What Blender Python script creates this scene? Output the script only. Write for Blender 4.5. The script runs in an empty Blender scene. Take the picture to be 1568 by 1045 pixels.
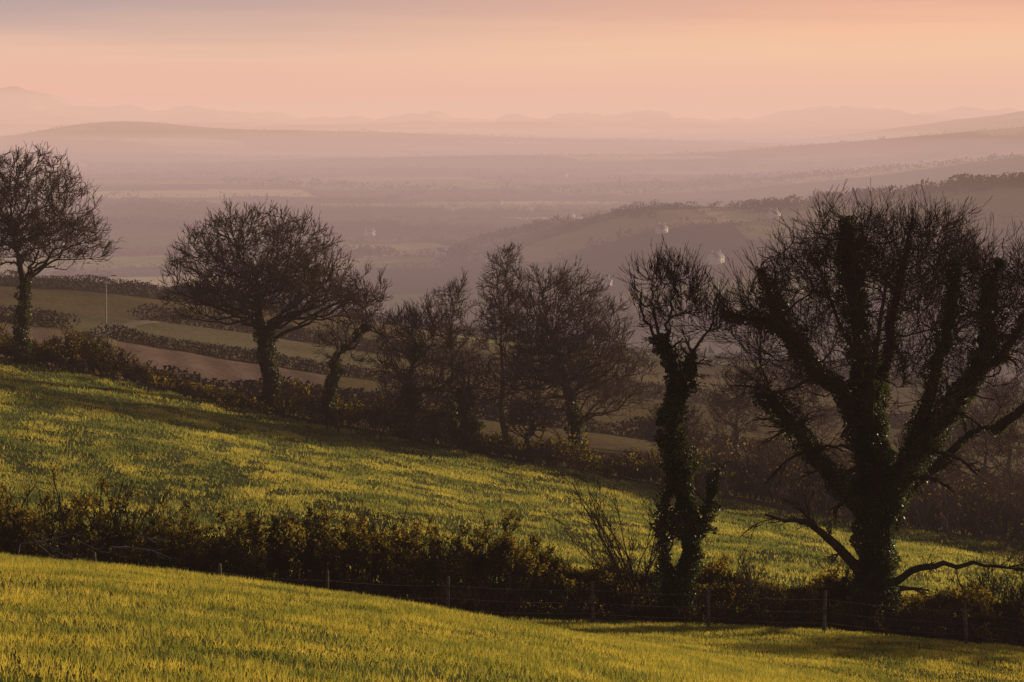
import bpy, math, time
import numpy as np
T0=time.time()
rng=np.random.default_rng(11)
sc=bpy.context.scene
sc.view_settings.view_transform='Standard'; sc.view_settings.look='None'; sc.view_settings.exposure=0

# ------------------------------------------------------------------ noise / terrain
def hsh(i,j,s=0.0):
    v=np.sin(i*127.1+j*311.7+s*74.7)*43758.5453
    return v-np.floor(v)
def vnoise(x,y,s=0.0):
    xi=np.floor(x); yi=np.floor(y); fx=x-xi; fy=y-yi
    fx=fx*fx*(3-2*fx); fy=fy*fy*(3-2*fy)
    a=hsh(xi,yi,s); b=hsh(xi+1,yi,s); c=hsh(xi,yi+1,s); d=hsh(xi+1,yi+1,s)
    return (a*(1-fx)+b*fx)*(1-fy)+(c*(1-fx)+d*fx)*fy
def fbm(x,y,s=0.0,o=4):
    r=0;a=.5
    for k in range(o):
        r=r+a*vnoise(x*2**k,y*2**k,s+k); a*=.5
    return r
def sstep(a,b,x):
    t=np.clip((x-a)/(b-a),0,1); return t*t*(3-2*t)

CP=np.array([
(0,0,-1.8),(-6,10,-3.2),(0,10,-3.8),(6,10,-4.8),
(-6.4,25,-6.2),(0,25,-7.0),(6.4,25,-8.1),
(-11.6,45,-9.9),(0,45,-11.3),(7.6,45,-12.9),(12,45,-13.8),
(-15.4,60,-14.0),(-6,60,-14.9),(2.4,60,-15.4),(15.4,60,-16.2),
(-18,70,-16.2),(0,70,-16.9),(18,70,-18.4),
(-21.8,85,-16.6),(0,85,-18.5),(21.9,85,-20.8),
(-25.7,100,-16.9),(-12.9,100,-18.4),(0,100,-20.2),(25.7,100,-23.3),
(0,120,-22.2),(-36,140,-17.2),(-18,140,-20.9),(0,140,-24.2),(32,125,-27.3),
(-29.8,170,-23.1),(-42,240,-27.9),(-52,300,-31),(-73,420,-36.5),(-56,220,-24),(-82,320,-30),
(0,200,-31),(0,300,-41),(0,450,-52),(0,800,-77),
(51,200,-39),(77,300,-51),(128,500,-68),(231,900,-95),
(-60,0,3),(60,0,-12),(-100,100,-9),(100,100,-38),(0,-80,7),(-300,300,-22),(300,300,-75),
(-500,500,-50),(-200,800,-70),(500,500,-100),(0,-500,20),(-500,0,10),(500,0,-60),(-150,600,-52)],float)
def _k(d2): return np.where(d2>1e-12,0.5*d2*np.log(d2+1e-12),0)
_c=CP[:,:2]/100.; n=len(_c)
_d=((_c[:,None]-_c[None])**2).sum(-1)
A=np.zeros((n+3,n+3)); A[:n,:n]=_k(_d)+np.eye(n)*1e-4
A[:n,n]=1;A[:n,n+1:]=_c;A[n,:n]=1;A[n+1:,:n]=_c.T
W=np.linalg.solve(A,np.r_[CP[:,2],0,0,0])
def tps(x,y):
    x=np.asarray(x,float).ravel();y=np.asarray(y,float).ravel();out=np.empty(len(x))
    for i in range(0,len(x),40000):
        p=np.stack([x[i:i+40000],y[i:i+40000]],1)/100.
        d=((p[:,None]-_c[None])**2).sum(-1)
        out[i:i+40000]=_k(d)@W[:n]+W[n]+p@W[n+1:]
    return out
def hedge_y(x): return 69.0+0.6*np.sin(np.asarray(x)*0.13)
def tree_y(x):
    x=np.asarray(x,float); return np.interp(x,[-60,-36,-18,0,15,32,60],[150,142,141,139,132,127,120])
def g(v,c,w): return np.exp(-((v-c)/w)**2)
def far(x,y):
    r=np.hypot(x,y)
    h=-118+18*(fbm(x/600,y/330,3)-.5)*sstep(500,1500,r)
    h+=125*(fbm(x/2200,y/900,5)-.42)*sstep(2600,6000,r)
    sx=x+0.10*(y-1500)
    h+=(44*sstep(-60,150,sx)+22*sstep(200,480,sx))*g(y,1680,np.where(y<1680,420,240))
    h+=74*sstep(250,1250,x)*g(y,3300,620)
    h+=110*sstep(300,2000,x)*g(y,5600,900)
    h+=190*sstep(1300,2900,x)*g(y,9300,1000)
    h+=58*g(x,-1690,360)*g(y,8000,700)+42*g(x,-1300,1500)*g(y,8300,900)
    h+=60*sstep(10500,13000,r)*(.5+.9*fbm(x/1800,y/3000,2))
    h+=(30+760*np.abs(fbm(x/900,y/6000,9,6)-.31)**1.12)*g(y,18000,2400)
    return h
def H(x,y):
    x=np.asarray(x,float);y=np.asarray(y,float);sh=x.shape;x=x.ravel();y=y.ravel()
    r=np.hypot(x,y); w=sstep(480,1050,r)
    nr=np.where(w<1,np.clip(tps(np.where(w<1,x,0),np.where(w<1,y,0)),-125,60),0)
    nr=nr+0.30*(fbm(x/5,y/5,1)-.5)*sstep(15,60,r)+.9*(fbm(x/17,y/13,6,2)-.37)*sstep(74,90,y)
    nr=nr+0.7*np.exp(-((y-hedge_y(x))/1.5)**2)*(np.abs(x)<80)
    nr=nr+0.6*np.exp(-((y-tree_y(x)-2)/5)**2)*(np.abs(x)<60)  # bank added to the ground so the tree row's shadow falls wider
    nr=nr+5*(fbm(x/120,y/90,4)-.5)*sstep(200,420,r)
    return (nr*(1-w)+far(x,y)*w).reshape(sh)
def Hs(x,y): return float(H(np.array([x]),np.array([y]))[0])

# ------------------------------------------------------------------ materials
def newmat(name):
    m=bpy.data.materials.new(name); m.use_nodes=True; nt=m.node_tree; nt.nodes.clear()
    return m,nt,nt.nodes.new('ShaderNodeOutputMaterial')
def leafmat(name,c1,c2,scale,trans=None,rough=None):
    m,nt,out=newmat(name); N=nt.nodes; L=nt.links
    tcn=N.new('ShaderNodeNewGeometry'); no=N.new('ShaderNodeTexNoise'); no.inputs['Scale'].default_value=scale
    no.inputs['Detail'].default_value=1.5
    L.new(tcn.outputs['Position'],no.inputs['Vector'])
    cr=N.new('ShaderNodeValToRGB'); cr.color_ramp.elements[0].position=.36;cr.color_ramp.elements[1].position=.64
    cr.color_ramp.elements[0].color=(*c1,1);cr.color_ramp.elements[1].color=(*c2,1)
    L.new(no.outputs['Fac'],cr.inputs['Fac'])
    if rough is None:
        d=N.new('ShaderNodeBsdfDiffuse'); L.new(cr.outputs['Color'],d.inputs['Color'])
    else:
        d=N.new('ShaderNodeBsdfPrincipled'); d.inputs['Roughness'].default_value=rough; d.inputs['Specular IOR Level'].default_value=.3
        L.new(cr.outputs['Color'],d.inputs['Base Color'])
    if trans:
        t=N.new('ShaderNodeBsdfTranslucent')
        mx=N.new('ShaderNodeMix'); mx.data_type='RGBA'; mx.blend_type='MULTIPLY'; mx.inputs[0].default_value=1
        L.new(cr.outputs['Color'],mx.inputs[6]); mx.inputs[7].default_value=(*trans,1)
        L.new(mx.outputs[2],t.inputs['Color'])
        ms=N.new('ShaderNodeAddShader')
        L.new(d.outputs[0],ms.inputs[0]);L.new(t.outputs[0],ms.inputs[1]);L.new(ms.outputs[0],out.inputs[0])
    else: L.new(d.outputs[0],out.inputs[0])
    return m
M_bark=leafmat('bark',(.035,.026,.02),(.08,.058,.044),3.0)
M_twig=leafmat('twig_bark',(.06,.042,.033),(.11,.075,.055),2.0)
M_hazed_twig=leafmat('hazed_twig_bark',(.10,.074,.066),(.16,.115,.09),1.0)  # twig bark lightened to paint in the distance haze
M_hedge=leafmat('gorse_stem',(.04,.034,.022),(.08,.066,.042),1.3)
M_ivy=leafmat('ivy_leaf',(.012,.018,.007),(.035,.045,.014),1.2,(1.2,1.1,.5),.5)
M_gorse=leafmat('gorse_leaf',(.020,.021,.010),(.14,.115,.032),.9,(1.6,1.35,.6))
M_grass=leafmat('grass_blade',(.15,.165,.042),(.37,.315,.07),.8,(1.05,.98,.6))
M_grass2=leafmat('pasture_grass_blade',(.12,.14,.05),(.34,.305,.085),.3,(1.05,1.0,.6))
M_dist=leafmat('distant_foliage',(.035,.026,.024),(.08,.058,.045),.05)
M_wood=leafmat('weathered_wood',(.08,.068,.055),(.16,.135,.11),6)
M_pale=leafmat('bleached_wood',(.16,.16,.19),(.3,.3,.33),4)
M_wall=leafmat('painted_render',(.42,.40,.37),(.62,.60,.56),.05)
M_roof=leafmat('slate',(.06,.06,.07),(.11,.1,.11),.8,None,.6)
M_glass=leafmat('window_glass',(.03,.03,.04),(.06,.06,.07),1,None,.15)
M_metal=leafmat('galvanised_steel',(.28,.28,.29),(.38,.38,.38),4,None,.45)
M_track=leafmat('track_gravel',(.16,.14,.11),(.26,.22,.16),2)

# ------------------------------------------------------------------ mesh tools
TRI=0
def build(name,parts,mats,loc=(0,0,0),smooth=False,parent=None):
    global TRI
    me=bpy.data.meshes.new(name); vs=[];li=[];ls=[];mi=[];off=0;lo=0
    for v,f,m in parts:
        if len(f)==0: continue
        vs.append(v); k=f.shape[1]; li.append((f+off).ravel()); ls.append(lo+np.arange(len(f))*k); mi.append(np.full(len(f),m))
        off+=len(v); lo+=f.size; TRI+=len(f)*(k-2)
    vs=np.concatenate(vs)-np.array(loc); li=np.concatenate(li);ls=np.concatenate(ls);mi=np.concatenate(mi)
    me.vertices.add(len(vs)); me.vertices.foreach_set('co',vs.astype(np.float32).ravel())
    me.loops.add(len(li)); me.loops.foreach_set('vertex_index',li.astype(np.int32))
    me.polygons.add(len(ls)); me.polygons.foreach_set('loop_start',ls.astype(np.int32))
    me.polygons.foreach_set('material_index',mi.astype(np.int32))
    if smooth: me.polygons.foreach_set('use_smooth',np.ones(len(ls),bool))
    for m in mats: me.materials.append(m)
    me.update(calc_edges=True)
    o=bpy.data.objects.new(name,me); o.location=loc; sc.collection.objects.link(o)
    if parent: o.parent=parent
    return o
def nrm(a): return a/np.maximum(np.linalg.norm(a,axis=-1,keepdims=True),1e-9)
def tubes(P,R,S=3,cap=False):
    N,K1,_=P.shape; ch=nrm(P[:,-1]-P[:,0]); ref=np.where(np.abs(ch[:,2:3])<.8,np.array([[0,0,1.]]),np.array([[1.,0,0]]))
    u=nrm(np.cross(ch,ref)); v=np.cross(ch,u); a=np.arange(S)*2*np.pi/S
    ring=np.cos(a)[None,:,None]*u[:,None]+np.sin(a)[None,:,None]*v[:,None]
    V=(P[:,:,None,:]+R[:,:,None,None]*ring[:,None]).reshape(-1,3)
    b=(np.arange(N)*K1*S)[:,None,None]+(np.arange(K1-1)*S)[None,:,None]; s=np.arange(S)[None,None]; s2=(s+1)%S
    F=np.stack([b+s,b+s2,b+S+s2,b+S+s],-1).reshape(-1,4)
    return V,F
def leaves(C,size,asp=1.0):
    n=len(C); a=nrm(rng.normal(size=(n,3))); b=nrm(np.cross(a,rng.normal(size=(n,3))))
    s=(size*rng.uniform(.6,1.3,n))[:,None]
    V=np.stack([C-a*s*.5-b*s*.3*asp,C+a*s*.1-b*s*.45*asp,C+a*s*.6,C+b*s*.45*asp],1).reshape(-1,3)
    F=np.arange(n*4).reshape(-1,4); return V,F
def spawn(P,R,m,t0,t1,ang,Ln,seg,up,jit,rf,rmin,fall=.4,curve=.5,droop=0):
    N=len(P);K=P.shape[1]-1;idx=np.repeat(np.arange(N),m);M=len(idx)
    tt=rng.uniform(t0,t1,M);f=tt*K;k=np.minimum(f.astype(int),K-1);a=(f-k)[:,None]
    p=P[idx,k]*(1-a)+P[idx,k+1]*a; d=nrm(P[idx,k+1]-P[idx,k]); r=R[idx,k]*(1-a[:,0])+R[idx,k+1]*a[:,0]
    q=rng.normal(size=(M,3)); q=nrm(q-(q*d).sum(1,keepdims=True)*d); th=(ang*rng.uniform(.6,1.35,M))[:,None]
    dr=np.cos(th)*d+np.sin(th)*q; dr[:,2]+=up
    dr=nrm(dr); L=Ln*rng.uniform(.5,1.3,M)*(1-fall*tt); st=(L/seg)[:,None]
    pts=[p];c=p
    for s in range(seg):
        c=c+dr*st; pts.append(c); dr=dr+jit*rng.normal(size=(M,3)); dr[:,2]+=up*curve-droop; dr=nrm(dr)
    Q=np.stack(pts,1); r0=np.maximum(r*rf,rmin*1.3)
    Rr=np.maximum(r0[:,None]*np.linspace(1,.35,seg+1)[None],rmin)
    return Q,Rr
def sample_env(env,n,shell=.45,lump=.28,seed=0,zmin=-.75):
    vol=np.array([e[3]*e[4]*e[5] for e in env])**.8; w=vol/vol.sum(); i=rng.choice(len(env),n,p=w); E=np.array(env)[i]
    d=nrm(rng.normal(size=(n,3))); bad=d[:,2]<zmin; d[bad,2]*=-1
    rad=rng.uniform(0,1,n)**shell*(1-lump*.5+lump*(vnoise(d[:,0]*2.3+seed,d[:,2]*2.3+d[:,1]*1.7,seed)*2-1))
    return E[:,:3]+d*rad[:,None]*E[:,3:]
def reach(P,R,T,cen,seg,up,jit,rf,rmin,pen=.8,bow=.35,tmin=1):
    """grow one branch from the nearest suitable skeleton vertex to every target point"""
    V=P[:,tmin:].reshape(-1,3); RV=R[:,tmin:].ravel()
    dv=np.diff(P,axis=1); dv=nrm(np.concatenate([dv,dv[:,-1:]],1))[:,tmin:].reshape(-1,3)
    best=np.empty(len(T),int); cn=np.array(cen); vr=np.linalg.norm(V-cn,axis=1)
    for i in range(0,len(T),400):
        t=T[i:i+400]; df=t[:,None]-V[None]; dd=np.linalg.norm(df,axis=2)
        al=(df*dv[None]).sum(2)/np.maximum(dd,1e-6)
        cost=dd*(1.35-.6*al)+pen*np.maximum(0,V[None,:,2]-t[:,None,2])+.9*np.maximum(0,vr[None]-np.linalg.norm(t-cn,axis=1)[:,None]+.2)
        best[i:i+400]=cost.argmin(1)
    p0=V[best]; d0=dv[best]; r0=RV[best]; L=np.linalg.norm(T-p0,axis=1)[:,None]
    o=nrm(T-cn); o[:,2]+=up; o=nrm(o)
    p1=p0+d0*L*bow; p2=T-o*L*bow
    t=np.linspace(0,1,seg+1)[None,:,None]
    Q=(1-t)**3*p0[:,None]+3*(1-t)**2*t*p1[:,None]+3*(1-t)*t*t*p2[:,None]+t**3*T[:,None]
    n_=rng.normal(size=Q.shape)*jit*L[:,None]/seg; n_[:,0]=0; Q=Q+n_
    rr0=np.minimum(np.maximum(r0*rf,rmin*1.4),np.maximum(L[:,0]*.03,rmin*1.4))
    return Q,np.maximum(rr0[:,None]*np.linspace(1,.35,seg+1)[None],rmin)
def resample(pts,K):
    pts=np.array(pts,float); d=np.r_[0,np.cumsum(np.linalg.norm(np.diff(pts[:,:3],axis=0),axis=1))]; t=np.linspace(0,d[-1],K+1)
    return np.stack([np.interp(t,d,pts[:,i]) for i in range(pts.shape[1])],1)
def ivy(P,R,n,thick,size):
    seg=np.linalg.norm(np.diff(P,axis=1),axis=2); w=seg*(R[:,1:]+R[:,:-1]+thick); w=w.ravel()/w.sum()
    i=rng.choice(len(w),n,p=w); a=i//seg.shape[1]; k=i%seg.shape[1]; t=rng.uniform(0,1,n)[:,None]
    c=P[a,k]*(1-t)+P[a,k+1]*t; r=R[a,k]*(1-t[:,0])+R[a,k+1]*t[:,0]
    d=nrm(P[a,k+1]-P[a,k]); q=rng.normal(size=(n,3)); q=nrm(q-(q*d).sum(1,keepdims=True)*d)
    th=thick*(.15+1.9*vnoise(c[:,0]*1.7+c[:,2]*1.1+q[:,0],c[:,2]*1.9+c[:,1]*1.3+q[:,2]*.8+a*3,5)**1.5)
    off=(r+th*rng.uniform(.1,1.0,n)**.7)[:,None]
    return leaves(c+q*off+rng.normal(size=(n,3))*.03,size)

def crown_tree(name,x,y,topz,env,tr=.38,fork=.4,n=(22,150,900),tw=(4,2),L=(.85,.5),rmin=.0125,ivn=0,lean=0,ivth=.25,up=.15,zmin=-.4,lump=.2):
    """env: ellipsoids in metres relative to the base (dx,dy,dz,rx,ry,rz)."""
    zb=Hs(x,y)-.3; b=np.array([x,y,zb]); Ht=topz-zb
    env=[(x+e[0],y+e[1],zb+e[2],e[3],e[4],e[5]) for e in env]; e0=env[0]; cen=(e0[0],e0[1],zb+Ht*fork)
    tp=resample([(x,y,zb),(x+lean*.3,y,zb+Ht*fork*.6),(x+lean*.7,y+.2,zb+Ht*fork*1.1),(e0[0],e0[1],zb+Ht*.62)],8)
    tp[1:,:2]+=rng.normal(size=(8,2))*.10
    P0=tp[None]; R0=(tr*np.array([1.35,1.0,.92,.85,.75,.62,.48,.34,.2]))[None]
    k0=max(1,int(8*fork/.62*.85))
    Ta=sample_env(env,n[0],.22,.15,1,zmin); Ta=cen+(Ta-np.array(cen))*.88
    P1,R1=reach(P0,R0,Ta,cen,9,.1,.20,.55,.05,pen=1.6,bow=.38,tmin=k0)
    Tb=sample_env(env,n[1],.30,lump,2,zmin); P2,R2=reach(P1,R1,Tb,cen,6,up,.16,.55,.026,tmin=2)
    Tc=sample_env(env,n[2],.34,lump,3,zmin); P3,R3=reach(np.concatenate([P2,P1[:,3:]]),np.concatenate([R2,R1[:,3:]]),Tc,cen,5,up,.13,.6,rmin*1.4)
    P4,R4=spawn(P3,R3,tw[0],.1,1,.45,L[0],3,up,.09,.6,rmin*1.1,fall=.2)
    P5,R5=spawn(P4,R4,tw[1],.2,1,.45,L[1],2,up*.8,.08,.7,rmin,fall=.2)
    parts=[(*tubes(P0,R0,10),0),(*tubes(P1,R1,6),0),(*tubes(P2,R2,4),0),(*tubes(P3,R3,3),1),(*tubes(P4,R4,3),1),(*tubes(P5,R5,3),1)]
    if ivn:
        parts.append((*ivy(P0[:,:6],R0[:,:6],ivn,ivth,.17),2)); parts.append((*ivy(P1[:,:4],R1[:,:4],ivn//2,ivth*.5,.17),2))
    return build(name,parts,[M_bark,M_hazed_twig,M_ivy],tuple(b))

# ------------------------------------------------------------------ ground sheet
th=np.radians(np.r_[np.arange(-30,30.01,.12),np.arange(33,328,4.)])
rr=np.r_[3*1.0175**np.arange(0,296),3*1.0175**296*1.0105**np.arange(0,390)]; TH,RR=np.meshgrid(th,rr); X=(RR*np.sin(TH)).ravel();Y=(RR*np.cos(TH)).ravel()
Z=H(X,Y); nt_,nr_=len(th),len(rr)
V=np.c_[X,Y,Z]
i=np.arange(nr_-1)[:,None]*nt_; j=np.arange(nt_)[None]; j2=(j+1)%nt_
Fq=np.stack([i+j,i+j2,i+nt_+j2,i+nt_+j],-1).reshape(-1,4)[:,::-1]
ROT=.32
def cell(x,y,a,b):
    c,s=math.cos(ROT),math.sin(ROT); rx=c*x+s*y; ry=-s*x+c*y
    xp=rx+a*.5*np.sin(ry/(a*3.1)); yp=ry+b*.35*np.sin(xp/(b*4.3)); return xp/a,yp/b
def uncell(cx,cy,a,b):
    xp=cx*a; yp=cy*b; ry=yp-b*.35*np.sin(xp/(b*4.3)); rx=xp-a*.5*np.sin(ry/(a*3.1))
    c,s=math.cos(ROT),math.sin(ROT); return c*rx-s*ry, s*rx+c*ry
pal=np.array([(.10,.12,.045),(.34,.34,.12),(.10,.075,.06),(.36,.30,.16),(.06,.06,.04),(.13,.10,.075),(.13,.14,.06),(.66,.58,.28)])
def fieldcol(x,y):
    r=np.hypot(x,y); big=r>3000
    a=np.where(big,420,170);b=np.where(big,260,120)
    cx,cy=cell(x,y,1.0*a,1.0*b); h=hsh(np.floor(cx),np.floor(cy),2); return pal[np.minimum((h*8).astype(int),7)]
VX,VY=V[:,0],V[:,1]; col=fieldcol(VX,VY)
rd=np.hypot(VX,VY)
sp_=((VX>170)&(VY>1430)&(VY<1640))[:,None]; col=np.where(sp_,col*.35+np.array([.22,.20,.08]),col)  # sunlit look of the spur fields painted into their colour
rough=np.stack([.105+.06*fbm(VX/9,VY/14,7),.08+.05*fbm(VX/9,VY/14,7),.055+0*VX],1)
w=sstep(430,560,rd)[:,None]; col=rough*(1-w)+col*w
pl=((VX>-70)&(VX<-22)&(VY>165)&(VY<250))[:,None]; col=np.where(pl,np.array([.17,.12,.095])*(1+.16*np.sin(VX*1.2+VY*.25))[:,None],col)
gs=((VY>262)&(VY<330)&(VX<-20))[:,None]; col=np.where(gs,np.array([.15,.13,.075]),col)
ng=(VY<tree_y(VX)+1)[:,None]; gn=fbm(VX/4,VY/4,8)[:,None]
col=np.where(ng,np.array([.09,.10,.034])*(.7+.6*gn),col)
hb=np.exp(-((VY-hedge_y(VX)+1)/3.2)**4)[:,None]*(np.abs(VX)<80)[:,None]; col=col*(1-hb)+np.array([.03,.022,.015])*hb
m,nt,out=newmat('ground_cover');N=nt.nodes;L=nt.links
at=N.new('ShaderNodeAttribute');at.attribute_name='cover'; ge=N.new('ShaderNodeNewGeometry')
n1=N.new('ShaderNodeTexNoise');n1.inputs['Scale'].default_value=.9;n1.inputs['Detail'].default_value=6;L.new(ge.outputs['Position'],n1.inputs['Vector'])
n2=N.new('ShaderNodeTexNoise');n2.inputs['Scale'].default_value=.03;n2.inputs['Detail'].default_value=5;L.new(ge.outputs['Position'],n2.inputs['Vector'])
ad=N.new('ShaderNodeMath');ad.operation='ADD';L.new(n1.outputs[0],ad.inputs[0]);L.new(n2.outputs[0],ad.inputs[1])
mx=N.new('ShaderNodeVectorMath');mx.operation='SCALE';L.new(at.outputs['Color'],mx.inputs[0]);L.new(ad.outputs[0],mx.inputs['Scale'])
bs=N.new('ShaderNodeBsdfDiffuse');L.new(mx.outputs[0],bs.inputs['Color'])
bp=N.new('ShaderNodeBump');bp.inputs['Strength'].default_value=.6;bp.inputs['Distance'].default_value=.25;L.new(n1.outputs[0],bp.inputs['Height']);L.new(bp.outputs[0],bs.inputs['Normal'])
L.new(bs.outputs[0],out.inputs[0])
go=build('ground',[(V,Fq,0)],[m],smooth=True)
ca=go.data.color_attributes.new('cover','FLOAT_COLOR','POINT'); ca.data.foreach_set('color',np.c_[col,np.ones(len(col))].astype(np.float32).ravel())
# farm track climbing away past the lamp
q=resample([(-27,147,0),(-33,168,0),(-40,200,0),(-49,240,0),(-56,275,0),(-58,330,0)],120); dx=np.gradient(q[:,0]);dy=np.gradient(q[:,1]);nn_=nrm(np.c_[-dy,dx])
Lx=[];
for k in (-1.3,-.5,.5,1.3):
    xx=q[:,0]+nn_[:,0]*k; yy=q[:,1]+nn_[:,1]*k; Lx.append(np.c_[xx,yy,H(xx,yy)+.08+.04*(abs(k)<1)])
Vt=np.stack(Lx,1).reshape(-1,3); a_=np.arange(120)[:,None]*4+np.arange(3)[None]; Ft=np.stack([a_,a_+1,a_+5,a_+4],-1).reshape(-1,4)[:,::-1]
build('farm_track',[(Vt,Ft,0)],[M_track])
print('terrain',time.time()-T0)

# ------------------------------------------------------------------ grass
def grass(name,n,y0,y1,hmin,hmax,wd,mat,ok,dens):
    y=np.sqrt(rng.uniform(y0**2,y1**2,n)); x=y*rng.uniform(-.30,.30,n)
    keep=ok(x,y)&(rng.uniform(0,1,n)<dens(x,y)); x=x[keep];y=y[keep];n=len(x)
    z=H(x,y)-.01; t=vnoise(x/.55,y/.55,3)*.6+vnoise(x/2.3,y/2.3,6)*.4
    h=(hmin+(hmax-hmin)*t*rng.uniform(.5,1.3,n)); a=rng.uniform(0,2*np.pi,n); ww=wd*rng.uniform(.6,1.4,n)*.5
    b=np.c_[x,y,z]; u=np.c_[np.cos(a),np.sin(a),0*a]; ln=rng.normal(size=(n,2))*.35
    tip=b+np.c_[ln[:,0]*h,ln[:,1]*h,h]
    V=np.stack([b-u*ww[:,None],b+u*ww[:,None],tip],1).reshape(-1,3)
    return build(name,[(V,np.arange(3*n).reshape(-1,3),0)],[mat])
grass('foreground_grass',450000,17,67,.04,.17,.017,M_grass,lambda x,y:y<hedge_y(x)-4.2-.6*vnoise(x,y*0),lambda x,y:.45+.55*sstep(.3,.6,fbm(x/1.5,y/1.5,4)))
grass('pasture_grass',430000,71,143,.04,.32,.06,M_grass2,lambda x,y:(y>hedge_y(x)+2)&(y<tree_y(x)),lambda x,y:.12+.88*sstep(.38,.6,fbm(x/1.3,y/1.6,4)))
print('grass',time.time()-T0)

# ------------------------------------------------------------------ shrubs (hedges, scrub)
def shrub_row(name,xs,yfun,depth,top,nst,leaf,nl,rmin,mats=None,sub=(7,5),L=(.8,.38),spread=.35,thr=.42):
    x=rng.uniform(xs[0],xs[1],nst); y=yfun(x)+rng.normal(size=nst)*depth*.4; z=H(x,y)-.1
    hgt=np.maximum(top(x)-z,.3)*rng.uniform(.45,1.0,nst)*(1-.35*np.minimum(np.abs(y-yfun(x))/depth,1))
    P=[np.c_[x,y,z]];d=nrm(np.c_[rng.normal(size=(nst,2))*spread,np.ones(nst)]); c=P[0]
    for s in range(4):
        c=c+d*(hgt/4)[:,None]; P.append(c); d=nrm(d+rng.normal(size=(nst,3))*.14)
    P=np.stack(P,1); R=np.linspace(1,.4,5)[None]*np.maximum(.012*hgt,rmin*1.3)[:,None]
    P1,R1=spawn(P,R,sub[0],.1,1,.7,L[0],3,.2,.15,.6,rmin,fall=.5)
    P2,R2=spawn(P1,R1,sub[1],.1,1,.6,L[1],2,.2,.12,.8,rmin*.9,fall=.2)
    parts=[(*tubes(P,R,3),0),(*tubes(P1,R1,3),0),(*tubes(P2,R2,3),0)]
    if nl:
        i=rng.integers(0,len(P2),nl); t=rng.uniform(.1,1.1,nl)[:,None]
        C=P2[i,0]*(1-t)+P2[i,-1]*t+rng.normal(size=(nl,3))*leaf*.4
        cl=fbm(C[:,0]*.9,C[:,2]*1.1+C[:,1]*.5,4); C=C[cl>thr]
        V_,F_=leaves(C,leaf,asp=.6); parts.append((V_,F_,1))
    return build(name,parts,mats or [M_twig,M_gorse])
hx=[-24,-17.7,-13.6,-11.2,-8.7,-5.1,-3.2,-.5,1.3,2.6,7.1,9.4,11.7,15,16.2,17.7,24]
hz=[-12.1,-12.3,-12.2,-12.6,-13.3,-13.3,-14.1,-14.0,-14.5,-15.1,-15.8,-16.2,-16.7,-16.5,-16.0,-16.2,-16.6]
def hedge_top(x): return np.interp(x,hx,hz)+1.1*(vnoise(x/.9,x*0,5)-.5)+1.3*(vnoise(x/2.3,x*0,8)-.5)
shrub_row('gorse_hedge',(-25,26),hedge_y,2.6,hedge_top,1900,.125,270000,.009,[M_hedge,M_gorse],sub=(7,4),L=(.5,.26),thr=.40)
def verge_top(x): return H(x,hedge_y(x)-2.4)+.75+.5*vnoise(x/1.2,x*0,2)
shrub_row('bramble_verge',(-25,26),lambda x:hedge_y(x)-2.4,2.2,verge_top,1600,.07,26000,.008,sub=(5,3),L=(.5,.25),spread=.9)
def ul_top(x): return np.interp(x,[-50,-36,-30,-27,-24,-20,-12,-6,-2,3,10,14,20,32,60],[-15.6,-15.8,-15.4,-18.2,-19.6,-19.3,-19.2,-20.3,-21.0,-21.8,-23.4,-22.4,-22.2,-23,-24])-.3+2.2*(vnoise(x/2.,x*0,3)-.5)+.9*(vnoise(x/.7,x*0,4)-.5)
shrub_row('hawthorn_scrub',(-52,14),lambda x:tree_y(x)+3,4.5,ul_top,1600,.2,60000,.014,sub=(7,4),L=(.8,.45))
shrub_row('willow_scrub',(12,60),lambda x:tree_y(x)+9,12,ul_top,1300,.22,16000,.016,sub=(7,5),L=(1.5,.8),mats=[M_hazed_twig,M_gorse])
print('shrubs',time.time()-T0)

# ------------------------------------------------------------------ mid trees
crown_tree('beech_tree',-34.6,141,-2.4,[(-.6,0,10.4,6.2,5.2,5.4),(1.0,0,8.4,5.6,4.5,3.0)],tr=.42,fork=.36,n=(30,200,1000),ivn=1500,lump=.12)
crown_tree('beech_tree',-17.3,143.5,-5.3,[(-1.2,0,9.0,7.4,6,6.4),(.2,0,7.6,8.0,6,3.6)],tr=.55,fork=.30,n=(40,260,1500),ivn=3000,lean=-.8,zmin=-.22,lump=.05)
crown_tree('ash_tree',-13.4,141.5,-10.7,[(2.6,0,7.6,2.7,2.2,3.8),(1.2,0,5.2,2.3,2,2.6)],tr=.26,fork=.42,n=(9,36,130),ivn=2600,lean=1.6,ivth=.4,up=.35)
crown_tree('hawthorn_tree',-7.5,142,-12.6,[(.6,0,5.6,4.0,3,4.7)],tr=.3,fork=.2,n=(18,80,330),ivn=2300,ivth=.4,up=.3,zmin=-.7)
crown_tree('hawthorn_tree',-5.0,166,-14.3,[(0,0,9,2.8,2.5,5.0)],tr=.25,fork=.3,n=(12,50,180),ivn=400,zmin=-.8)
crown_tree('holly_tree',-3.3,140.5,-17.2,[(0,0,4.6,1.7,1.6,2.6)],tr=.14,fork=.3,n=(10,40,120),L=(.6,.3),ivn=4600,ivth=.9)
crown_tree('sycamore_tree',4.9,147,-10.0,[(-1.8,0,7.6,6.8,5,8.2),(-.5,0,6.4,6.9,5,4.6)],tr=.45,fork=.24,n=(40,270,1600),ivn=1500,lean=-.4,zmin=-.4,lump=.05)
crown_tree('sycamore_tree',-.8,165,-11.4,[(0,0,12.3,2.8,2.5,4.8)],tr=.3,fork=.45,n=(12,50,190),zmin=-.8)
crown_tree('elder_bush',1.3,141,-20.6,[(0,0,3.0,2.4,2,2.2)],tr=.14,fork=.2,n=(12,50,160),L=(.6,.3),ivn=900)
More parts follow.
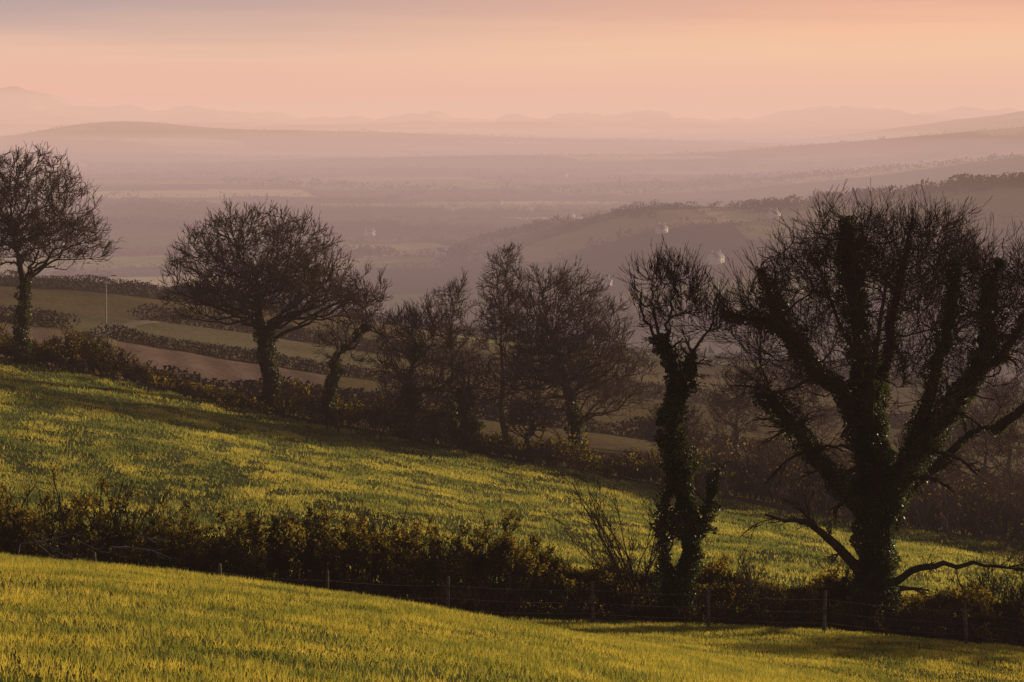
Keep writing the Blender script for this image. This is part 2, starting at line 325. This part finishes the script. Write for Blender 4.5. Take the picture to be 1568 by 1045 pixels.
for (x,y,tz,rx) in [(21.5,190,-22.8,3.8),(30,205,-25,4.4),(44,185,-25.2,5),(50,200,-25,4.4),(37,178,-27.3,4.4),(15,185,-26,3.6),(56,190,-26,5)]:
    hh=tz-Hs(x,y); crown_tree('alder_tree',x,y,tz,[(0,0,hh*.58,rx,rx,hh*.44)],tr=.25,fork=.22,n=(14,60,230),rmin=.018,ivn=400,zmin=-.7)
# continuation of the hedge to the right: a holly and an ivy-covered hedgerow tree
crown_tree('holly_bush',21.8,69.8,-13.8,[(0,0,2.6,2.2,1.8,2.4)],tr=.14,fork=.2,n=(12,50,160),L=(.6,.3),ivn=7000,ivth=1.5)
crown_tree('oak_tree',28.5,72.5,-9.0,[(0,0,6.2,4.2,3.4,3.9)],tr=.35,fork=.3,n=(20,90,380),L=(.8,.4),ivn=12000,ivth=1.3)
print('midtrees',time.time()-T0,TRI)

# ------------------------------------------------------------------ the two ivy-clad trees by the hedge
def sketch_tree(name,x,y,s,limbs,env,ivn,cfg,low=None,zb=None):
    """limbs: lists of (dx,dz,dy,radius) drawn in units of s metres from the base"""
    zb=zb if zb is not None else Hs(x,y); parts=[];PP=[];RR=[];iv=[];LL=[]
    for (pts,ivk) in limbs:
        q=resample(pts,12); P=np.c_[x+q[:,0]*s,y+q[:,2]*s,zb+q[:,1]*s]; P[1:-1]+=rng.normal(size=(11,3))*.05
        PP.append(P);RR.append(q[:,3]*s);iv.append(ivk)
        LL.append(np.linalg.norm(np.diff(P,axis=0),axis=1).sum())
    P=np.stack(PP);R=np.stack(RR);iv=np.array(iv);LL=np.array(LL); rk=cfg.get('rk',1)
    E=[(x+e[0]*s,y+e[2]*s,zb+e[1]*s,e[3]*s,e[4]*s,e[5]*s) for e in env]; c0=cfg['cen'];cen=(x+c0[0]*s,y,zb+c0[1]*s)
    parts.append((*tubes(P,R,10),0))
    rm=R.mean(1)*LL*iv; tot=rm.sum()
    for k in range(len(P)):
        if iv[k]>0: parts.append((*ivy(P[k:k+1],R[k:k+1],int(ivn*rm[k]/tot),cfg['ivth']*min(iv[k],1.2),.10),2))
    n=cfg['n'];src=P[cfg['src']];sr=R[cfg['src']];up=cfg['up']; k0=cfg.get('k0',5)
    T1=sample_env(E,n[0],.3,.2,4,-.5);P2,R2=reach(src,sr,T1,cen,9,up,.2,.36,.028*rk,pen=.9,bow=.4,tmin=k0)
    T2=sample_env(E,n[1],.32,.22,5,-.5);P3,R3=reach(np.concatenate([P2,src[:,3:13]]),np.concatenate([R2*rk,sr[:,3:13]*rk]),T2,cen,9,up,.16,.40,.015*rk,tmin=2,bow=.4)
    T3=sample_env(E,n[2],.30,.22,6,-.5);P4,R4=reach(P3[:,2:],R3[:,2:],T3,cen,6,up,.14,.5,.0095,bow=.4)
    P5,R5=spawn(P4,R4,n[3],.2,1,.42,cfg['L'][0],4,up*.5,.08,.65,.007,fall=.15)
    P6,R6=spawn(P5,R5,n[4],.1,.9,.5,cfg['L'][1],2,up*.5,.08,.75,.006,fall=.2)
    parts+=[(*tubes(P2,R2,5),0),(*tubes(P3,R3,4),0),(*tubes(P4,R4,3),1),(*tubes(P5,R5,3),1),(*tubes(P6,R6,3),1)]
    if low:
        for (src_,n_,up_,dr_,L_) in low:
            a,r=spawn(P[src_],R[src_],n_[0],.15,1,.8,L_[0],6,up_,.14,.35,.016,fall=.2,droop=dr_)
            b_,r2=spawn(a,r,n_[1],.15,1,.6,L_[1],4,up_*.5,.14,.6,.010,fall=.3,droop=dr_)
            c_,r3=spawn(b_,r2,n_[2],.15,1,.6,L_[2],2,0,.14,.7,.0065,fall=.3,droop=dr_)
            parts+=[(*tubes(a,r,4),0),(*tubes(b_,r2,3),1),(*tubes(c_,r3,3),1)]
    return build(name,parts,[M_bark,M_twig,M_ivy],(x,y,zb))
s8=.0223
big=[
 ([(0,-60,0,34),(0,0,0,27),(5,80,0,22),(8,150,0,23),(-3,230,0,22),(0,310,0,16),(-12,400,10,10)],1.3),
 ([(-20,80,0,9),(-60,125,-20,7),(-95,155,-30,5),(-130,170,-40,3),(-170,176,-45,1.6)],0),
 ([(-8,170,0,13),(-60,225,-20,10),(-95,262,-30,9),(-125,310,-35,9),(-155,346,-40,8),(-185,356,-45,5)],.9),
 ([(-5,270,0,14),(-50,360,20,12),(-100,405,35,10),(-135,450,45,9),(-180,464,50,6),(-225,468,50,3)],.8),
 ([(-95,400,30,9),(-128,450,40,9),(-150,490,40,7),(-165,540,40,3)],.9),
 ([(-10,380,0,11),(-25,470,-10,10),(-38,560,-15,12),(-48,590,-15,9),(-40,625,-15,3)],1.1),
 ([(0,290,0,12),(25,400,30,9),(48,500,40,6),(62,580,40,4),(70,620,40,2)],.4),
 ([(10,150,0,15),(60,270,-20,13),(110,335,-30,12),(150,385,-35,11),(175,440,-35,10),(165,492,-35,8),(190,560,-35,3)],1.0),
 ([(60,270,0,10),(85,370,-40,8),(100,450,-60,7),(108,500,-60,8),(112,560,-60,3)],.8),
 ([(15,110,0,11),(60,190,40,9),(110,235,50,7),(165,280,60,5),(230,300,60,2)],.2),
 ([(30,60,0,7),(70,95,-30,5),(120,105,-50,3.5),(180,100,-60,2),(235,95,-60,1.2)],0),
 ([(-5,300,-10,8),(-20,380,-90,5),(-10,470,-130,3),(0,560,-140,1.5)],0),
 ([(0,280,10,8),(10,360,90,5),(-30,450,140,3),(-60,540,150,1.5)],0),
 ([(150,385,-35,8),(200,420,-20,6),(240,480,0,5),(270,540,0,2)],.4),
 ([(175,300,-35,8),(220,340,-60,6),(280,380,-80,4),(320,430,-80,2)],.3),
]
sketch_tree('ivy_clad_oak_tree',12.3,68,s8,big,[(15,430,0,278,200,215),(-50,550,0,120,100,98),(90,555,0,118,100,92),(190,495,0,125,100,105),(-155,440,0,100,90,102),(250,435,0,95,90,122)],50000,
 dict(src=[2,3,4,5,6,7,8,11,12,13,14],n=(55,270,1450,4,2),up=.22,L=(1.1,.5),ivth=.24,k0=4,cen=(10,290)),
 low=[([1,10,9],(8,6,5),.05,.02,(1.6,.8,.4)),([0,2,7],(8,6,4),-.1,.14,(2.2,1.0,.5))])
s7=.02165
ivt=[
 ([(3,-50,0,13),(8,0,0,11),(20,65,0,9),(8,130,0,10),(-4,190,0,11),(-10,250,0,10),(0,292,0,8)],1.1),
 ([(-22,-50,6,7),(-20,0,6,6),(-20,60,6,5),(-25,100,4,5),(-15,150,0,5),(-5,190,0,5)],.7),
 ([(20,50,0,6),(42,105,-5,5),(50,150,-8,5),(60,175,-8,3)],.8),
 ([(0,285,0,7),(-12,330,0,7),(-26,362,0,7),(-32,380,0,3)],.9),
 ([(2,285,0,6),(12,320,8,6),(20,345,8,5)],.7),
 ([(-28,360,0,3),(-55,410,-10,1.8),(-70,470,-10,.8)],0),
 ([(-26,360,0,3),(-10,430,10,1.6),(0,500,10,.7)],0),
 ([(18,340,5,3),(45,390,0,1.6),(62,430,0,.8)],0),
 ([(-30,370,0,3),(-40,430,10,1.6),(-42,490,10,.7)],0),
]
sketch_tree('ivy_clad_ash_tree',5.54,66,s7,ivt,[(-8,425,0,80,70,88),(48,395,0,50,45,60)],17000,
 dict(src=[5,6,7,8],n=(20,60,170,4,2),up=.7,L=(.8,.35),ivth=.26,k0=1,cen=(0,290),rk=.5),
 low=[([0,3,4],(7,5,3),.1,.05,(1.0,.5,.3)),([2,1],(8,5,3),.25,0,(.9,.5,.3))],zb=-15.3)
def coppice(name,x,y,n,h,lean,sp):
    zb=Hs(x,y)-.1; p=np.c_[x+rng.normal(size=n)*.3,y+rng.normal(size=n)*.3,np.full(n,zb)]; d=nrm(np.c_[lean+rng.normal(size=n)*sp,rng.normal(size=n)*sp,np.ones(n)])
    hh=h*rng.uniform(.5,1,n); P=[p];c=p
    for _ in range(6):
        c=c+d*(hh/6)[:,None];P.append(c);d=nrm(d+rng.normal(size=(n,3))*.1)
    P=np.stack(P,1);R=np.linspace(.035,.01,7)[None]*np.ones((n,1))
    a,r=spawn(P,R,7,.25,1,.6,1.3,4,.1,.12,.5,.009); b_,r2=spawn(a,r,5,.2,1,.5,.6,3,.1,.12,.7,.007)
    return build(name,[(*tubes(P,R,5),0),(*tubes(a,r,3),1),(*tubes(b_,r2,3),1)],[M_bark,M_twig],(x,y,zb))
coppice('hazel_bush',4.2,67.5,14,5.2,-.35,.25)
coppice('hazel_bush',8.6,67.6,7,2.2,-.2,.4)
print('hero',time.time()-T0,TRI)

# ------------------------------------------------------------------ fence, fallen branches, gate, lamp
def box_tube(P0,P1,r,S=4):
    P=np.array([[P0,P1]],float);return tubes(P,np.array([[r,r*.9]]),S)
parts=[];tops=[]
for x in [-21.5,-17.4,-13.35,-9.3,-5.9,-2.06,2.6,6.3,10.0,14.6,18.6]:
    y=63.8+rng.uniform(-.15,.15); z=Hs(x,y); lx=rng.normal()*.06
    P=np.array([[(x,y,z-.3),(x+lx*.4,y,z+.5),(x+lx,y,z+1.35),(x+lx,y,z+1.39)]]); parts.append((*tubes(P,np.array([[.065,.06,.055,.01]]),6),0)); tops.append((x,y,z,lx))
for a,b in zip(tops[:-1],tops[1:]):
    for hgt in (.35,.7,1.1):
        t=np.linspace(0,1,7)[:,None]; A_=np.array([a[0]+a[3]*.8,a[1]-.06,a[2]+hgt]);B_=np.array([b[0]+b[3]*.8,b[1]-.06,b[2]+hgt])
        q=A_*(1-t)+B_*t; q[:,2]-=.06*4*(t*(1-t))[:,0]; parts.append((*tubes(q[None],np.full((1,7),.0022),3),1))
build('wire_fence',parts,[M_wood,M_metal])
def fallen(name,x,y,n,l,lean):
    z=Hs(x,y)+1.6; p=np.c_[x+rng.normal(size=n)*.6,y+rng.normal(size=n)*.3,z+rng.normal(size=n)*.2]; d=nrm(np.c_[np.full(n,lean)+rng.normal(size=n)*.3,rng.normal(size=n)*.3,rng.normal(size=n)*.16-.15]);P=[p];c=p
    for _ in range(5): c=c+d*l/5;P.append(c);d=nrm(d+rng.normal(size=(n,3))*.12)
    P=np.stack(P,1);P[:,:,2]=np.maximum(P[:,:,2],H(P[:,:,0],P[:,:,1])+.1);R=np.linspace(.022,.008,6)[None]*np.ones((n,1)); a,r=spawn(P,R,5,.2,1,.5,.5,3,0,.1,.5,.006)
    return build(name,[(*tubes(P,R,5),0),(*tubes(a,r,3),0)],[M_pale],(x,y,z))
fallen('fallen_branches',-15.6,66.0,5,2.0,1);fallen('fallen_branches',-13.6,66,4,1.4,.9)

def empty(name,loc):
    e=bpy.data.objects.new(name,None);e.location=loc;sc.collection.objects.link(e);return e
def boxv(c,s):
    c=np.array(c);s=np.array(s)/2.;v=np.array([[i,j,k] for i in(-1,1) for j in(-1,1) for k in(-1,1)])*s+c
    return v,np.array([[0,1,3,2],[4,6,7,5],[0,4,5,1],[2,3,7,6],[0,2,6,4],[1,5,7,3]])
def house(name,x,y,w,d,h,rot,barn=False):
    z=Hs(x,y)-.5; e=empty(name,(x,y,z)); e.rotation_euler=(0,0,rot)
    w2,d2=w/2,d/2; rh=d*.42
    v=np.array([(-w2,-d2,0),(w2,-d2,0),(w2,d2,0),(-w2,d2,0),(-w2,-d2,h),(w2,-d2,h),(w2,d2,h),(-w2,d2,h),(-w2,0,h+rh),(w2,0,h+rh)],float)
    q=np.array([[0,1,5,4],[2,3,7,6],[1,2,6,5],[3,0,4,7]]);t=np.array([[5,6,9],[7,4,8]])
    o=build('walls',[(v,q,0),(v,t,0)],[M_wall],parent=e)
    k=.35;dz=rh/d2*k
    rv=np.array([(-w2-k,-d2-k,h-dz+.05),(w2+k,-d2-k,h-dz+.05),(w2+k,0,h+rh+.05),(-w2-k,0,h+rh+.05),(-w2-k,d2+k,h-dz+.05),(w2+k,d2+k,h-dz+.05)])
    rv=np.vstack([rv,rv+[0,0,.16]]);f=np.array([[0,3,2,1],[3,4,5,2],[6,7,8,9],[9,8,11,10],[0,1,7,6],[4,10,11,5],[0,6,9,3],[3,9,10,4],[1,2,8,7],[2,5,11,8]])
    build('roof',[(rv,f,0)],[M_roof],parent=e)
    ps=[]
    nx=max(2,int(w/3))
    for i in range(nx):
        for zz in ([1.9] if barn or h<4.5 else [1.9,4.4]):
            ps.append((*boxv((-w2+(i+.5)*w/nx,-d2-.01,zz),(1.0,.08,1.1)),0))
    build('windows',ps,[M_glass],parent=e)
    build('door',[(*boxv((w*.02,-d2-.01,1.3),(.95,.1,2.1)),0)],[M_wood],parent=e)
    if not barn:
        build('chimney',[(*boxv((-w2+.6,0,h+rh+.5),(.8,.8,1.6)),0),(*boxv((w2-.6,0,h+rh+.5),(.8,.8,1.6)),0)],[M_wall],parent=e)
    return e
for a in [(136,1330,11,7,5.2,.9),(60,1290,8,6,4.6,.6),(8,1450,9,7,5,.5),(36,1900,9,7,5,.7),(110,4300,20,10,6,.5),(70,2400,10,7,5,.6),(205,1560,9,7,5,.8),(300,1530,9,7,5,.7),(112,1490,8,6,4.6,.8),(-60,1700,9,7,5,.5),(-150,2100,10,7,5,.6),(-20,2900,12,8,5,.5)]:
    house('farmhouse',*a)
for a in [(-10,1560,20,10,4.4,.15,True)]:
    house('farm_barn',*a)
lx,ly=-52.6,258;lz=Hs(lx,ly)
P=np.array([[(0,0,-.5),(0,0,2),(0,0,5),(0,0,7.3),(.25,0,7.6),(.8,0,7.7)]])+np.array([lx,ly,lz])
build('street_lamp',[(*tubes(P,np.array([[.11,.10,.08,.07,.05,.05]]),8),0),(*boxv((lx+1.05,ly,lz+7.68),(.7,.25,.14)),0)],[M_metal],(lx,ly,lz))
gx,gy=-24.2,143.5;gz=Hs(gx,gy);ps=[]
for i in (0,3.4): ps.append((*boxv((gx-1.7+i,gy,gz+.55),(.16,.16,1.5)),0))
for hgt in (.25,.5,.75,1.0,1.2): ps.append((*boxv((gx,gy,gz+hgt),(3.2,.04,.07)),0))
ps.append((*box_tube((gx-1.6,gy-.04,gz+.2),(gx+1.6,gy-.04,gz+1.2),.03),0))
build('field_gate',ps,[M_wood],(gx,gy,gz))

# ------------------------------------------------------------------ distant hedgerows and woods
def blobs(x,y,s,nt,hf=1.0,q=.34):
    n=len(x);z=H(x,y);d=nrm(rng.normal(size=(n,nt,3)))*rng.uniform(.3,1,(n,nt,1))**.5
    d[:,:,2]=d[:,:,2]*.5*hf+.42*hf; C=np.stack([x,y,z],1)[:,None]+d*s[:,None,None]; C=C.reshape(-1,3)
    sz=np.repeat(s,nt)*q; a=nrm(rng.normal(size=(len(C),3)));b=nrm(np.cross(a,rng.normal(size=(len(C),3)))); k=(sz*rng.uniform(.5,1.2,len(C)))[:,None]
    V=np.stack([C-a*k*.6-b*k*.4,C+b*k*.6,C+a*k*.8],1).reshape(-1,3);return V,np.arange(len(V)).reshape(-1,3)
def rows(a,b,r0,r1,step,smin,smax,nt,seed,prob=.78):
    R=r1*1.1; pts=[]
    K=int(R*1.6/a)+2;J=int(R*1.6/b)+2
    for k in range(-K,K):
        t=np.arange(-J,J,step/b); on=hsh(np.full(len(t),k),np.floor(t),seed)<prob; pts.append(np.stack(uncell(np.full(on.sum(),float(k)),t[on],a,b),1))
    for k in range(-J,J):
        t=np.arange(-K,K,step/a); on=hsh(np.floor(t),np.full(len(t),k),seed+5)<prob; pts.append(np.stack(uncell(t[on],np.full(on.sum(),float(k)),a,b),1))
    p=np.concatenate(pts); r=np.hypot(*p.T); p=p[(r>r0)&(r<r1)&(np.abs(p[:,0])<p[:,1]*.33)]
    p=p+rng.normal(size=p.shape)*step*.2; gap=fbm(p[:,0]/60,p[:,1]/60,seed); p=p[gap>.30]
    s=smin+(smax-smin)*rng.uniform(0,1,len(p))**3*(.4+vnoise(p[:,0]/90,p[:,1]/90,7)); return p[:,0],p[:,1],s
def woods(n,r0,r1,thr,sc_,smin,smax,seed,clear=None):
    r=np.sqrt(rng.uniform(r0**2,r1**2,n));a=rng.uniform(-.32,.32,n);x=r*np.sin(a);y=r*np.cos(a)
    k=fbm(x/sc_,y/(sc_*.45),seed,3)>thr
    if clear is not None: k&=~clear(x,y)
    return x[k],y[k],rng.uniform(smin,smax,k.sum())
x,y,s=rows(170,120,560,3000,6,2.4,8,26,2); x2,y2,s2=woods(26000,1100,3000,.56,330,5,9,21,lambda x,y:(x>60)&(y>1200)&(y<1600))
build('hedgerow_trees',[(*blobs(x,y,s,20),0)],[M_dist]); build('woodland',[(*blobs(x2,y2,s2,20,1.1),0)],[M_dist])
print('hedge n',len(x),len(x2))
x,y,s=rows(420,260,3000,9500,22,6,13,2,2); x2,y2,s2=woods(22000,3000,10000,.57,900,9,14,31)
build('far_hedgerow_trees',[(*blobs(x,y,s,12),0)],[M_dist]); build('far_woodland',[(*blobs(x2,y2,s2,12,1.0),0)],[M_dist])
x=np.linspace(-60,640,400)+rng.normal(size=400)*5; y=1640+rng.normal(size=400)*20; s=rng.uniform(1.5,5,400)*(.45+1.5*vnoise(x/22,x*0,3)**2)
build('spur_tree_line',[(*blobs(x,y,s,80,1.4,.22),0)],[M_dist])
def lane(name,pts,hgt,step=.8,nt=50):
    q=np.array(pts,float);L_=np.r_[0,np.cumsum(np.linalg.norm(np.diff(q,axis=0),axis=1))];t=np.arange(0,L_[-1],step);x=np.interp(t,L_,q[:,0])+rng.normal(size=len(t))*.4;y=np.interp(t,L_,q[:,1])+rng.normal(size=len(t))*.4
    s=hgt*(.4+1.0*vnoise(t/6,t*0,4)); return build(name,[(*blobs(x,y,s,nt*3,1,.15),0)],[M_dist])
lane('field_hedge',[(-51,250),(-42,250),(-30,254),(-10,260)],1.7)
lane('field_hedge',[(-110,380),(-95,396),(-69,402),(-40,420)],2.2,1.2)
lane('field_hedge',[(-36,165),(-43,195),(-53,248)],.8)
lane('field_hedge',[(-30,168),(-10,205),(30,230),(80,240)],2.2,1.2)
lane('field_hedge',[(-60,330),(0,350),(60,340),(120,350)],2.6,1.4)
lane('field_hedge',[(-120,480),(0,520),(120,470)],3,1.8)
lane('field_hedge',[(-90,248),(-70,254),(-57,258)],2.4,1.2)
print('far',time.time()-T0,TRI)

# ------------------------------------------------------------------ haze (two stacked homogeneous layers; their emission stands in for scattered sunlight)
def haze(name,z0,z1,k,c,half):
    v,f=boxv((0,0,(z0+z1)/2),(half*2,half*2,z1-z0))
    mm,nt,out=newmat(name+'_glow');N=nt.nodes;L=nt.links
    ab=N.new('ShaderNodeVolumeAbsorption');ab.inputs['Color'].default_value=(0,0,0,1);ab.inputs['Density'].default_value=k
    em=N.new('ShaderNodeEmission');em.inputs['Color'].default_value=(*c,1);em.inputs['Strength'].default_value=k
    ad=N.new('ShaderNodeAddShader');L.new(ab.outputs[0],ad.inputs[0]);L.new(em.outputs[0],ad.inputs[1]);L.new(ad.outputs[0],out.inputs['Volume'])
    try: mm.cycles.homogeneous_volume=True
    except Exception: pass
    return build(name,[(v,f,0)],[mm])
haze('emissive_mist_layer',-425,-46,.00035,(.58,.39,.36),34000)
haze('emissive_mist_layer',-45.99,210,.00015,(.82,.51,.395),34000)

# ------------------------------------------------------------------ sky + sun
el,az=math.radians(8.5),math.radians(53)
sd=(math.sin(az)*math.cos(el),math.cos(az)*math.cos(el),math.sin(el))
from mathutils import Vector
su=bpy.data.lights.new('sun','SUN');su.energy=5;su.angle=math.radians(.5);su.color=(1,.79,.50)
so=bpy.data.objects.new('sun',su);so.rotation_euler=Vector(sd).to_track_quat('Z','Y').to_euler();so.location=(60,40,60);sc.collection.objects.link(so)
w=bpy.data.worlds.new('World');sc.world=w;w.use_nodes=True;nt=w.node_tree;N=nt.nodes;L=nt.links;N.clear()
out=N.new('ShaderNodeOutputWorld');bg=N.new('ShaderNodeBackground');bg.inputs['Strength'].default_value=.1;L.new(bg.outputs[0],out.inputs[0])
sky=N.new('ShaderNodeTexSky');sky.sky_type='NISHITA';sky.sun_disc=False;sky.sun_elevation=el;sky.sun_rotation=az;sky.dust_density=3
tc=N.new('ShaderNodeTexCoord');sp=N.new('ShaderNodeSeparateXYZ');L.new(tc.outputs['Generated'],sp.inputs[0])
mp=N.new('ShaderNodeMapping');mp.inputs['Scale'].default_value=(3,3,60);L.new(tc.outputs['Generated'],mp.inputs[0])
no=N.new('ShaderNodeTexNoise');no.inputs['Scale'].default_value=2.2;no.inputs['Detail'].default_value=5;L.new(mp.outputs[0],no.inputs['Vector'])
def mth(op,a,b=None,c=None):
    q=N.new('ShaderNodeMath');q.operation=op
    for i,vv in enumerate((a,b,c)):
        if vv is None: continue
        if isinstance(vv,(int,float)): q.inputs[i].default_value=vv
        else: L.new(vv,q.inputs[i])
    return q.outputs[0]
zz=mth('ADD',sp.outputs[2],mth('MULTIPLY',mth('SUBTRACT',no.outputs[0],.5),.020))
def ramp(fac,els):
    r=N.new('ShaderNodeValToRGB');e=r.color_ramp.elements
    e[0].position=els[0][0];e[0].color=(*els[0][1],1);e[1].position=els[-1][0];e[1].color=(*els[-1][1],1)
    for p,c in els[1:-1]:
        q=e.new(p);q.color=(*c,1)
    L.new(fac,r.inputs[0]);return r.outputs[0]
def s2l(*c): return tuple(((v/255+.055)/1.055)**2.4 if v>10 else v/255/12.92 for v in c)
zf=mth('DIVIDE',zz,.10)
left=ramp(zf,[(0,s2l(232,172,152)),(.09,s2l(244,160,140)),(.12,s2l(255,136,112)),(.16,s2l(244,174,150)),(.34,s2l(236,190,164)),(.44,s2l(188,166,158)),(.56,s2l(152,146,154)),(1,s2l(135,130,145))])
right=ramp(zf,[(0,s2l(248,182,148)),(.15,s2l(255,188,146)),(.34,s2l(255,208,158)),(.46,s2l(255,196,150)),(.58,s2l(232,172,142)),(1,s2l(185,155,150))])
mr=N.new('ShaderNodeMapRange');mr.inputs['From Min'].default_value=-.27;mr.inputs['From Max'].default_value=.2;mr.interpolation_type='SMOOTHSTEP';L.new(sp.outputs[0],mr.inputs[0])
m1=N.new('ShaderNodeMix');m1.data_type='RGBA';L.new(mr.outputs[0],m1.inputs[0]);L.new(left,m1.inputs[6]);L.new(right,m1.inputs[7])
sc10=N.new('ShaderNodeVectorMath');sc10.operation='SCALE';L.new(m1.outputs[2],sc10.inputs[0]);sc10.inputs['Scale'].default_value=10
tn=N.new('ShaderNodeMix');tn.data_type='RGBA';tn.blend_type='MULTIPLY';tn.inputs[0].default_value=1;L.new(sky.outputs[0],tn.inputs[6]);tn.inputs[7].default_value=(.55,.47,.55,1)
mr2=N.new('ShaderNodeMapRange');mr2.inputs['From Min'].default_value=.07;mr2.inputs['From Max'].default_value=.3;L.new(sp.outputs[2],mr2.inputs[0])
m2=N.new('ShaderNodeMix');m2.data_type='RGBA';L.new(mr2.outputs[0],m2.inputs[0]);L.new(sc10.outputs[0],m2.inputs[6]);L.new(tn.outputs[2],m2.inputs[7])
L.new(m2.outputs[2],bg.inputs['Color'])

cam=bpy.data.cameras.new('camera');co=bpy.data.objects.new('camera',cam);sc.collection.objects.link(co)
cam.lens=70;cam.sensor_width=36;cam.shift_y=-.215;cam.clip_start=.5;cam.clip_end=60000
co.location=(0,0,0);co.rotation_euler=(math.radians(90),0,0);sc.camera=co
print('done',time.time()-T0,TRI)
